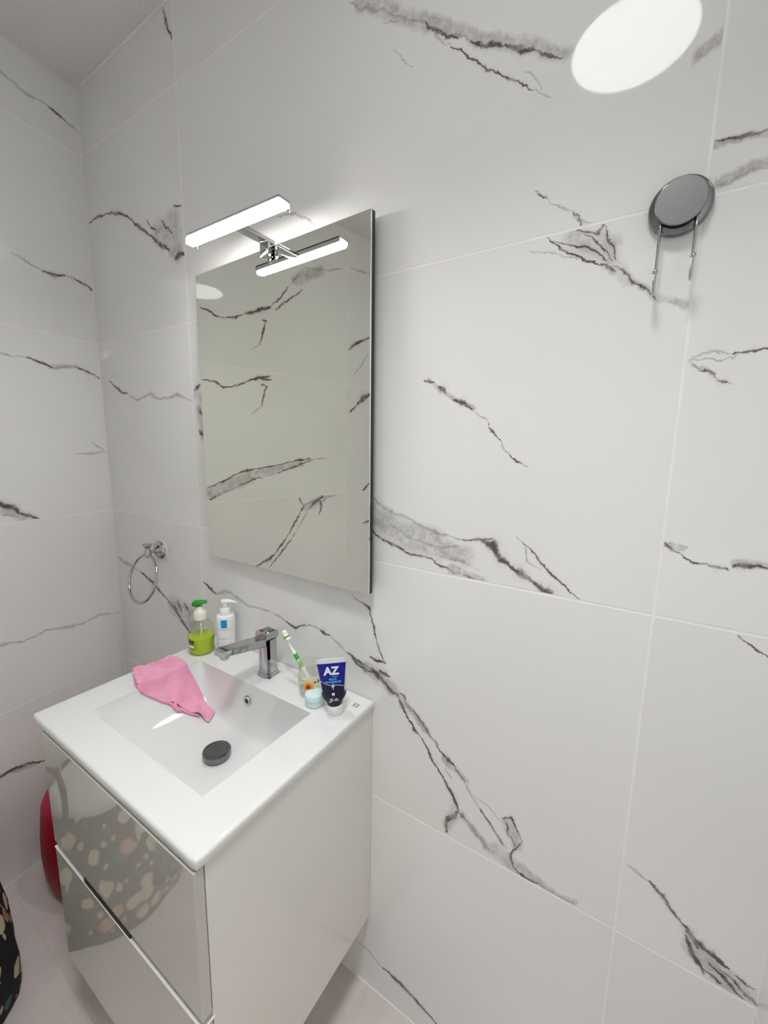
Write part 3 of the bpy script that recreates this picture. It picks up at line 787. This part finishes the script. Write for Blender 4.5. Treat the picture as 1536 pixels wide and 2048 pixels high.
F0 = math.radians(-9)
wrap_patch('blue_square', blue, lo, .0264, F0-.30, F0+.34, .082, .106)
MF = Matrix.Rotation(F0, 4, 'Z')
grey_txt = principled('grey_lettering', (.30, .33, .38), .4)
lettering('lettering', 'LA ROCHE-POSAY', .0050, grey_txt, lo, Matrix.Translation((0, 0, .0765)) @ MF, .0, .0264)
lettering('lettering', 'CICAPLAST', .0062, grey_txt, lo, Matrix.Translation((0, 0, .0495)) @ Matrix.Rotation(F0-.25, 4, 'Z'), .0, .0264)
lettering('lettering', 'B5', .0062, principled('pale_lettering', (.55, .57, .60), .4), lo, Matrix.Translation((0, 0, .0495)) @ Matrix.Rotation(F0+.62, 4, 'Z'), .0, .0264)
for z in (.036, .0300, .027, .018):
    wrap_patch('print_line', principled('thin_print', (.52, .54, .57), .4), lo, .0264, F0-.75, F0+.75, z, z+.0008)

# ------------------------------------------------------------------ glass with toothbrush
gl_ = tag(empty('glass_tumbler', (1.064, -.063, WZ), math.radians(44)), 'small rounded glass jar with a fruit label holding the toothbrush', 'glass')
gp = [(0, .001), (.020, .001), (.0235, .003), (.026, .010), (.0285, .025), (.0292, .040), (.0285, .055), (.0265, .068), (.0255, .078), (.0262, .083), (.0250, .0838), (.0240, .078), (.0250, .066), (.0268, .054), (.0276, .040), (.0268, .026), (.0242, .012), (.0215, .006), (0, .0055)]
mesh_obj('glass', lathe(bmesh.new(), gp, 40), see_through('jar_glass', (.95, .955, .92)), gl_, 60)
lab = principled('fruit_label', (.85, .75, .45), .5)
N, L, b = nodes(lab)
tc = N.new('ShaderNodeTexCoord'); sub_ = N.new('ShaderNodeVectorMath'); sub_.operation = 'DISTANCE'
L.new(tc.outputs['Object'], sub_.inputs[0]); sub_.inputs[1].default_value = (-.0050, -.0286, .033)
cr = N.new('ShaderNodeValToRGB'); cr.color_ramp.elements[0].position = .0; cr.color_ramp.elements[0].color = (.25, .005, .005, 1)
cr.color_ramp.elements[1].position = 1.0; cr.color_ramp.elements[1].color = (.84, .72, .40, 1)
for p, c in ((.25, (.45, .02, .01, 1)), (.36, (.80, .22, .02, 1)), (.62, (.82, .42, .06, 1)), (.8, (.83, .66, .28, 1))):
    e = cr.color_ramp.elements.new(p); e.color = c
ml = N.new('ShaderNodeMath'); ml.operation = 'MULTIPLY'; ml.inputs[1].default_value = 55
L.new(sub_.outputs[1], ml.inputs[0]); L.new(ml.outputs[0], cr.inputs[0]); L.new(cr.outputs[0], b.inputs['Base Color'])
wrap_patch('fruit_label', lab, gl_, .0296, -.50, .62, .026, .050)
wrap_patch('label_border', principled('label_cream', (.80, .80, .70), .5), gl_, .0294, -.72, .70, .0505, .058)
lettering('lettering', 'H', .013, ink, gl_, Matrix.Translation((0, 0, .043)) @ Matrix.Rotation(.78, 4, 'Z'), .0006, .0298)
leaf = lettering('leaf_print', '-', .022, principled('leaf_print', (.03, .06, .015), .5), gl_, Matrix.Translation((0, 0, .045)) @ Matrix.Rotation(.38, 4, 'Z') @ Matrix.Rotation(-.25, 4, 'Y'), .0006, .0299)

tb = tag(empty('toothbrush', (1.076, -.063, WZ+.012)), 'white and green toothbrush leaning in the glass jar', 'toothbrush')
A = Vector((0, 0, 0)); B = Vector((-.112, .006, .116)); D = (B-A)
def along(t, bend=0.0): return A + D*t + Vector((.004, 0, .006))*math.sin(t*math.pi)*bend
brush_white = principled('brush_white', (.80, .82, .76), .3)
ts = [i/22 for i in range(23)]
rad = [(.0048 + .0014*math.sin(min(t/.55, 1)*math.pi)) if t < .60 else (.0048 - .0024*smooth01((t-.60)/.15) if t < .84 else .0042) for t in ts]
mesh_obj('handle', tube(bmesh.new(), [along(t, .6) for t in ts], rad, 12), brush_white, tb, 60)
brush_green = principled('brush_green', (.02, .36, .03), .35)
def grip_band(t0, t1, e, mat):
    tt = [t0+(t1-t0)*i/6 for i in range(7)]
    rr = [(.0048 + .0014*math.sin(min(t/.55, 1)*math.pi)) + e*math.sin(math.pi*i/6)**.3 for i, t in enumerate(tt)]
    mesh_obj('grip', tube(bmesh.new(), [along(t, .6) for t in tt], rr, 12), mat, tb, 60)
grip_band(.50, .60, .0006, brush_green)
grip_band(.37, .49, .0006, principled('brush_light_green', (.30, .62, .22), .35))
hd = bmesh.new(); up_ = Vector((.70, -.25, .66)).normalized(); dn = D.normalized(); sd = dn.cross(up_).normalized(); up_ = sd.cross(dn).normalized()
bt = principled('bristles', (.80, .78, .58), .7)
for k, (t0, t1, mt) in enumerate(((.83, .875, bt), (.878, .895, brush_green), (.898, .955, bt), (.958, 1.0, principled('bristles_white', (.85, .85, .80), .7)))):
    hb = bmesh.new(); c0, c1 = along(t0, .6), along(t1, .6)
    w = .0052
    loft(hb, [[c - sd*w + up_*.003, c + sd*w + up_*.003, c + sd*w*1.1 + up_*(.0135 + .001*(k % 2)), c - sd*w*1.1 + up_*(.0135 + .001*(k % 2))] for c in (c0, c1)])
    mesh_obj('bristle_tuft', hb, mt, tb)

# ------------------------------------------------------------------ toothpaste tube standing on its cap
tp = tag(empty('toothpaste_tube', (1.161, -.084, WZ), math.radians(40)), 'blue toothpaste tube standing on its white cap', 'toothpaste')
tp.rotation_euler = (math.radians(5), math.radians(-4), math.radians(37))
mesh_obj('cap', lathe(bmesh.new(), [(0, 0), (.0165, 0), (.0178, .0015), (.0192, .024), (.0185, .0262), (0, .0262)], 40), white_plastic, tp, 40)
blue_t = principled('tube_foil', (.0, .01, .2), .38)
N, L, b = nodes(blue_t)
tc = N.new('ShaderNodeTexCoord'); sx = N.new('ShaderNodeSeparateXYZ'); L.new(tc.outputs['Object'], sx.inputs[0])
def mth(op, a, c, d=None):
    n = N.new('ShaderNodeMath'); n.operation = op
    for i, s in enumerate((a, c, d)):
        if s is None: continue
        if isinstance(s, (int, float)): n.inputs[i].default_value = s
        else: L.new(s, n.inputs[i])
    return n.outputs[0]
wave = mth('SUBTRACT', .0790, mth('MULTIPLY', sx.outputs[0], .24))
wave = mth('ADD', wave, mth('MULTIPLY', mth('SINE', mth('MULTIPLY', sx.outputs[0], 150.0), 0), .0016))
dlt = mth('SUBTRACT', sx.outputs[2], wave)
up_fac = mth('GREATER_THAN', dlt, 0.0)
line = mth('LESS_THAN', mth('ABSOLUTE', dlt, 0), .0006)
def mixc(f, a, c):
    n = N.new('ShaderNodeMix'); n.data_type = 'RGBA'; L.new(f, n.inputs[0])
    for i, s in ((6, a), (7, c)):
        if isinstance(s, tuple): n.inputs[i].default_value = (*s, 1)
        else: L.new(s, n.inputs[i])
    return n.outputs[2]
c = mixc(up_fac, (.0015, .002, .028), (.002, .006, .24))
c = mixc(line, c, (.65, .7, .85))
edge = mth('GREATER_THAN', sx.outputs[2], .1265)
side = mth('GREATER_THAN', mth('SUBTRACT', mth('ABSOLUTE', sx.outputs[0], 0), mth('MULTIPLY', sx.outputs[2], .125)), .0163)
high = mth('GREATER_THAN', sx.outputs[2], .060)
c = mixc(mth('MULTIPLY', side, high), c, (.68, .70, .80))
c = mixc(edge, c, (.74, .75, .78))
L.new(c, b.inputs['Base Color'])
rings = []
for z, w, d in ((.0262, .0172, .0172), (.031, .0185, .0178), (.036, .0205, .0178), (.041, .0245, .0178), (.047, .0275, .0172), (.060, .0282, .0160), (.080, .0292, .0125), (.100, .0306, .0085), (.118, .0318, .0042), (.127, .0322, .0014), (.137, .0322, .0009)):
    rings.append([(w*math.copysign(abs(math.cos(a))**.8, math.cos(a)), d*math.sin(a), z) for a in [2*math.pi*i/36 for i in range(36)]])
mesh_obj('tube_body', loft(bmesh.new(), rings), blue_t, tp, 60)
def on_tube(z, x=0.0):
    d = .0085 + (.0125-.0085)*(.100-z)/.020 if z > .08 else .0125+(.0160-.0125)*(.08-z)/.02 if z > .06 else .0172
    return Matrix.Translation((x, -d-.0010, z)) @ Matrix.Rotation(math.radians(-11.5), 4, 'X')
twhite = principled('tube_white_print', (.80, .83, .92), .4); tcyan = principled('tube_cyan_print', (.10, .42, .75), .4)
lettering('lettering', 'AZ', .0245, twhite, tp, on_tube(.1105, -.001), .0011)
lettering('lettering', 'MULTI', .0058, tcyan, tp, on_tube(.0925, .001), .0003)
lettering('lettering', 'PROTEZIONE', .0058, tcyan, tp, on_tube(.0865, .001), .0003)
for z, w, x in ((.0985, .012, .006),):
    bm = newbox(-w/2, w/2, -.0002, 0, -.0008, .0008); bm.transform(on_tube(z, x)); mesh_obj('print_line', bm, tcyan, tp)
bm = bmesh.new()                                    # four-pointed sparkle
sv = [bm.verts.new(v) for v in [(0, 0, .009), (.0012, 0, .0012), (.005, 0, 0), (.0012, 0, -.0012), (0, 0, -.009), (-.0012, 0, -.0012), (-.005, 0, 0), (-.0012, 0, .0012)]]
bm.faces.new(sv); bm.transform(on_tube(.077, .0005) @ Matrix.Translation((0, -.0012, 0))); mesh_obj('sparkle_print', bm, twhite, tp)
bm = bmesh.new()                                    # tooth emblem
tv = [bm.verts.new(v) for v in [(-.003, 0, .004), (0, 0, .0035), (.003, 0, .004), (.0032, 0, 0), (.0018, 0, -.0045), (.0004, 0, -.0012), (-.0004, 0, -.0012), (-.0018, 0, -.0045), (-.0032, 0, 0)]]
bm.faces.new(tv); bm.transform(Matrix.Translation((0, -.0172, .0585))); mesh_obj('tooth_print', bm, twhite, tp)
for z, w, x in ((.0475, .008, -.005), (.0475, .006, .006), (.0435, .007, -.004), (.0435, .009, .006), (.0405, .005, -.008)):
    bm = newbox(x-w/2, x+w/2, -.0186, -.0176, z-.0006, z+.0006); mesh_obj('print_line', bm, twhite, tp)

# ------------------------------------------------------------------ pale blue cream jar
cj = tag(empty('cream_jar', (1.101, -.089, WZ)), 'small pale blue round cream jar in front of the glass', 'jar')
jar = principled('jar_pale', (.66, .76, .77), .25); jlid = principled('jar_lid_blue', (.62, .79, .82), .35)
mesh_obj('jar_body', lathe(bmesh.new(), [(0, 0), (.0200, 0), (.0218, .002), (.0220, .0125), (.0210, .0135), (0, .0135)], 40), jar, cj, 40)
mesh_obj('lid', lathe(bmesh.new(), [(.0216, .0136), (.0222, .0140), (.0222, .0255), (.0208, .0275), (0, .0278)], 40), jlid, cj, 40)

# ------------------------------------------------------------------ pink cloth draped over the left rim into the basin
pink = mottle(principled('pink_microfibre', (.83, .30, .48), .95, sheen=.3), (.88, .40, .56), (.82, .31, .48), 22, 4, bump=1.0, bscale=330)
def poly(pts, t):
    L_ = [0.0]
    for a, c in zip(pts, pts[1:]): L_.append(L_[-1] + math.hypot(c[0]-a[0], c[1]-a[1]))
    s = t*L_[-1]
    for i in range(len(pts)-1):
        if s <= L_[i+1] + 1e-9:
            k = (s-L_[i])/max(L_[i+1]-L_[i], 1e-9)
            return Vector((pts[i][0]+(pts[i+1][0]-pts[i][0])*k, pts[i][1]+(pts[i+1][1]-pts[i][1])*k))
    return Vector(pts[-1])
CL_S = [(0.6184, -0.2582), (0.6915, -0.2863), (0.7052, -0.289), (0.715, -0.2668), (0.7334, -0.2345), (0.7489, -0.2182), (0.7676, -0.2035), (0.7884, -0.1854), (0.8178, -0.1772)]
CL_N = [(0.6183, -0.1566), (0.6643, -0.152), (0.704, -0.1578), (0.7212, -0.1492), (0.7498, -0.1478), (0.7829, -0.1523), (0.8027, -0.1486)]
CL_W = [(0.6184, -0.2582), (0.6201, -0.227), (0.6183, -0.1566)]
CL_E = [(0.8178, -0.1772), (0.8027, -0.1486)]

bm = bmesh.new(); n1, n2 = 46, 30; gvs = []
for i in range(n1+1):
    u = i/n1; row = []
    for j in range(n2+1):
        v = j/n2
        p = poly(CL_S, u)*(1-v) + poly(CL_N, u)*v + poly(CL_W, v)*(1-u) + poly(CL_E, v)*u \
            - (Vector(CL_S[0])*(1-u)*(1-v) + Vector(CL_S[-1])*u*(1-v) + Vector(CL_N[0])*(1-u)*v + Vector(CL_N[-1])*u*v)
        z = min(surf(p.x, p.y), WZ)
        if p.x < WX0+.004: z -= 1.2*(WX0+.004-p.x)
        k = noise.noise(Vector((p.x*30, p.y*30, 0)))*.0055 + noise.noise(Vector((p.x*85, p.y*85, 3)))*.0026
        k += .0050*abs(noise.noise(Vector((p.x*50+p.y*70, p.y*35-p.x*55, 7))))
        near = math.exp(-((v-.10)/.13)**2)
        k += near*(.005 + .004*math.sin(u*23+2*math.sin(u*7)) + .002*math.sin(u*51))
        row.append(bm.verts.new((p.x, p.y, z + .0075 + max(k, -.0015))))
    gvs.append(row)
for i in range(n1):
    for j in range(n2): bm.faces.new((gvs[i][j], gvs[i+1][j], gvs[i+1][j+1], gvs[i][j+1]))
cl_o = mesh_obj('cleaning_cloth', bm, pink, None, 80)
md = cl_o.modifiers.new('thick', 'SOLIDIFY'); md.thickness = .0035; md.offset = -1
ss = cl_o.modifiers.new('soft', 'SUBSURF'); ss.levels = 1; ss.render_levels = 1
hem = []
for i in range(25):
    u = .08 + .80*i/24; p = poly(CL_S, u); q = poly(CL_N, u); p = p + (q-p)*.02
    hem.append((p.x, p.y, min(surf(p.x, p.y), WZ) + .0050 + .0015*math.sin(i*1.7)))
mesh_obj('rolled_hem', tube(bmesh.new(), hem, [.0022 + .0022*math.sin(math.pi*i/24)*(1+.35*math.sin(i*2.3)) for i in range(25)], 8), pink, cl_o, 80)
p = poly(CL_S, .66); q = poly(CL_S, .74)
mesh_obj('twisted_corner', tube(bmesh.new(), [(p.x-.004, p.y+.006, surf(p.x-.004, p.y+.006)+.011), (p.x, p.y-.001, surf(p.x, p.y-.001)+.009), ((p.x+q.x)/2+.001, (p.y+q.y)/2-.005, surf((p.x+q.x)/2+.001, (p.y+q.y)/2-.005)+.006), (q.x, q.y+.001, surf(q.x, q.y+.001)+.007)], [.004, .006, .005, .004], 8), pink, cl_o, 80)
tag(cl_o, 'crumpled pink cloth draped over the left rim into the basin', 'cloth')

# ------------------------------------------------------------------ towel ring on the mirror wall
tr_ = tag(empty('towel_ring', (.324, 0, 1.082)), 'chrome towel ring on the tile wall left of the mirror', 'towel ring')
MW = Matrix.Rotation(math.pi/2, 4, 'X')      # lathe axis out of the wall (toward -y)
mesh_obj('wall_gasket', lathe(bmesh.new(), [(0, .0001), (.0345, .0001), (.0345, .0028), (0, .0028)], 36, MW), white_plastic, tr_, 40)
mesh_obj('flange', lathe(bmesh.new(), [(.0315, .0029), (.0325, .006), (.0300, .0115), (.0215, .0170), (.0150, .0190), (.0105, .024), (0, .024)], 36, MW), chrome, tr_, 40)
mesh_obj('post', lathe(bmesh.new(), [(.0085, .020), (.0060, .026), (.0055, .036), (.0065, .042), (.0065, .046)], 24, MW), chrome, tr_, 40)
mesh_obj('knob', lathe(bmesh.new(), [(0, -.018), (.0085, -.018), (.0105, -.012), (.0105, .004), (.0080, .008), (.0080, .015), (.0110, .021), (.0165, .0255), (.0160, .0285), (0, .030)], 28, Matrix.Translation((0, -.046, 0))), chrome, tr_, 40)
TOP, RRAD = Vector((0, -.046, -.010)), .079
Rm = Matrix.Rotation(math.radians(-17), 3, 'X')
mesh_obj('ring', tube(bmesh.new(), [TOP + Rm @ Vector((RRAD*math.sin(a), 0, RRAD*math.cos(a)-RRAD)) for a in [2*math.pi*i/64 for i in range(64)]], .0047, 12, closed=True), chrome, tr_, 60)

# ------------------------------------------------------------------ double hook on the mirror wall
hk = tag(empty('wall_hook', (1.712, 0, 1.783)), 'round smoked-chrome wall disc with two thin hanging hooks', 'hook')
mesh_obj('base_disc', lathe(bmesh.new(), [(0, .0001), (.0360, .0001), (.0375, .002), (.0378, .008), (.0362, .0112), (.0335, .0122), (0, .0122)], 56, MW), chrome_dark, hk, 35)
satin = principled('satin_grey_metal', (.34, .34, .34), .32, 1.0)
mesh_obj('spacer', lathe(bmesh.new(), [(0, .0120), (.020, .0120), (.020, .0190), (0, .0190)], 32, MW), black, hk)
mesh_obj('cover_disc', lathe(bmesh.new(), [(0, .0185), (.0280, .0185), (.0298, .0195), (.0300, .0225), (.0288, .0240), (0, .0243)], 56, MW), satin, hk, 35)
for s in (-1, 1):
    x = s*.0205
    zb = -.119 if s < 0 else -.106
    pts = [(x*.75, -.0155, -.012), (x, -.0160, -.024), (x, -.0190, -.034), (x, -.0200, -.055), (x, -.0195, zb+.012)]
    for k in range(9):
        a = math.pi*k/8
        pts.append((x + s*.0, -.0195-.0085+.0085*math.cos(a), zb+.010-.0085*math.sin(a)))
    pts.append((x, -.0370, zb+.026))
    h = mesh_obj('hook_prong', tube(bmesh.new(), pts, .0019, 10), chrome, hk, 60)
    mesh_obj('ball_tip', ball(bmesh.new(), (x, -.0372, zb+.028), .0038), chrome, h, 60)

# ------------------------------------------------------------------ red bin in the gap beside the vanity
red = principled('red_plastic', (.36, .002, .012), .5); red_lit = principled('lit_red_plastic', (.40, .003, .045), .45)  # lid is the same red lightened, painting the light from above
rb = tag(empty('red_bin', (.262, -.243, .0)), 'deep red plastic bin with domed lid on the floor behind the vanity', 'bin')
mesh_obj('bin_body', lathe(bmesh.new(), [(0, .0), (.108, .0), (.120, .006), (.134, .030), (.146, .085), (.150, .150), (.148, .220), (.140, .300), (.138, .304), (0, .304)], 48), red, rb, 40)
mesh_obj('lid', lathe(bmesh.new(), [(.1385, .3045), (.139, .311), (.130, .334), (.105, .355), (.06, .368), (0, .372)], 48), red_lit, rb, 50)

# ------------------------------------------------------------------ floral laundry bag on the floor
fl_m = principled('black_floral_fabric', (.01, .01, .011), .85)
N, L, b = nodes(fl_m)
tc = N.new('ShaderNodeTexCoord')
def blobs(scale, thr, stretch, seed):
    mp = N.new('ShaderNodeMapping'); mp.inputs['Scale'].default_value = (1, 1, stretch); mp.inputs['Location'].default_value = (seed, seed*.7, seed*1.3)
    nz = N.new('ShaderNodeTexNoise'); nz.inputs['Scale'].default_value = 22
    ad = N.new('ShaderNodeVectorMath'); ad.operation = 'MULTIPLY_ADD'; ad.inputs[1].default_value = (.012, .012, .012)
    L.new(tc.outputs['Object'], mp.inputs[0]); L.new(tc.outputs['Object'], nz.inputs[0]); L.new(nz.outputs[1], ad.inputs[0]); L.new(mp.outputs[0], ad.inputs[2])
    vo = N.new('ShaderNodeTexVoronoi'); vo.inputs['Scale'].default_value = scale; L.new(ad.outputs[0], vo.inputs['Vector'])
    lt = N.new('ShaderNodeMath'); lt.operation = 'LESS_THAN'; lt.inputs[1].default_value = thr; L.new(vo.outputs['Distance'], lt.inputs[0])
    return lt.outputs[0], vo.outputs['Color']
f1, c1 = blobs(19, .36, .75, 0.0); f2, c2 = blobs(34, .27, .6, 5.0)
rp = N.new('ShaderNodeValToRGB'); rp.color_ramp.interpolation = 'CONSTANT'
rp.color_ramp.elements[0].color = (.66, .56, .38, 1); rp.color_ramp.elements[1].position = .78; rp.color_ramp.elements[1].color = (.06, .13, .09, 1)
for p, cc in ((.35, (.62, .30, .14, 1)), (.55, (.70, .60, .47, 1))):
    e = rp.color_ramp.elements.new(p); e.color = cc
sp_ = N.new('ShaderNodeSeparateColor'); L.new(c1, sp_.inputs[0]); L.new(sp_.outputs[0], rp.inputs[0])
c = mixc(f2, (.010, .010, .012), (.60, .50, .36)); c = mixc(f1, c, rp.outputs[0])
L.new(c, b.inputs['Base Color'])
lb = tag(empty('laundry_bag', (.342, -.705, 0)), 'black bag with peach and cream floral print standing before the vanity', 'bag')
bm = bmesh.new(); n = 48; rgs = []
for z, R_ in ((.0015, .18), (.006, .205), (.03, .209), (.10, .213), (.20, .206), (.30, .190), (.37, .178), (.40, .176), (.402, .172), (.36, .170), (.30, .168)):
    rgs.append([(R_*(1+.018*math.sin(7*a+z*9)+.012*math.sin(11*a+2))*math.cos(a), R_*(1+.018*math.sin(7*a+z*9)+.012*math.sin(11*a+2))*math.sin(a), z) for a in [2*math.pi*i/n for i in range(n)]])
loft(bm, rgs); mesh_obj('bag_body', bm, fl_m, lb, 50)
strap = principled('black_strap', (.012, .012, .013), .8)
for s in (-1, 1):
    pts = [(s*.02 + .11*math.cos(a), s*.168 - s*.03*math.sin(a), .392 + .115*math.sin(a)) for a in [math.pi*i/14 for i in range(15)]]
    mesh_obj('handle', tube(bmesh.new(), pts, .0075, 8), strap, lb, 60)
pale_cloth = mottle(principled('pale_grey_cloth', (.62, .61, .58), .95), (.66, .65, .62), (.56, .55, .52), 9, 3, bump=.3, bscale=200)
bm = bmesh.new(); pr = []
for k in range(9):
    t = k/8; R_ = .158*math.cos(t*math.pi/2)**.6 if t < 1 else 0.0
    pr.append((R_, .372 + .058*math.sin(t*math.pi/2)))
lathe(bm, [(0, .34), (.150, .345)] + pr, 40)
for v in bm.verts: v.co.z += .012*noise.noise(v.co*16); v.co += Vector((.342, -.705, 0)); v.co.x += .004*noise.noise(v.co*30)
lc = mesh_obj('folded_laundry', bm, pale_cloth, None, 80)
for v in lc.data.vertices: v.co -= Vector((.342, -.705, .34))
lc.location = (.342, -.705, .34)
tag(lc, 'pale grey crumpled laundry filling the floral bag', 'laundry')
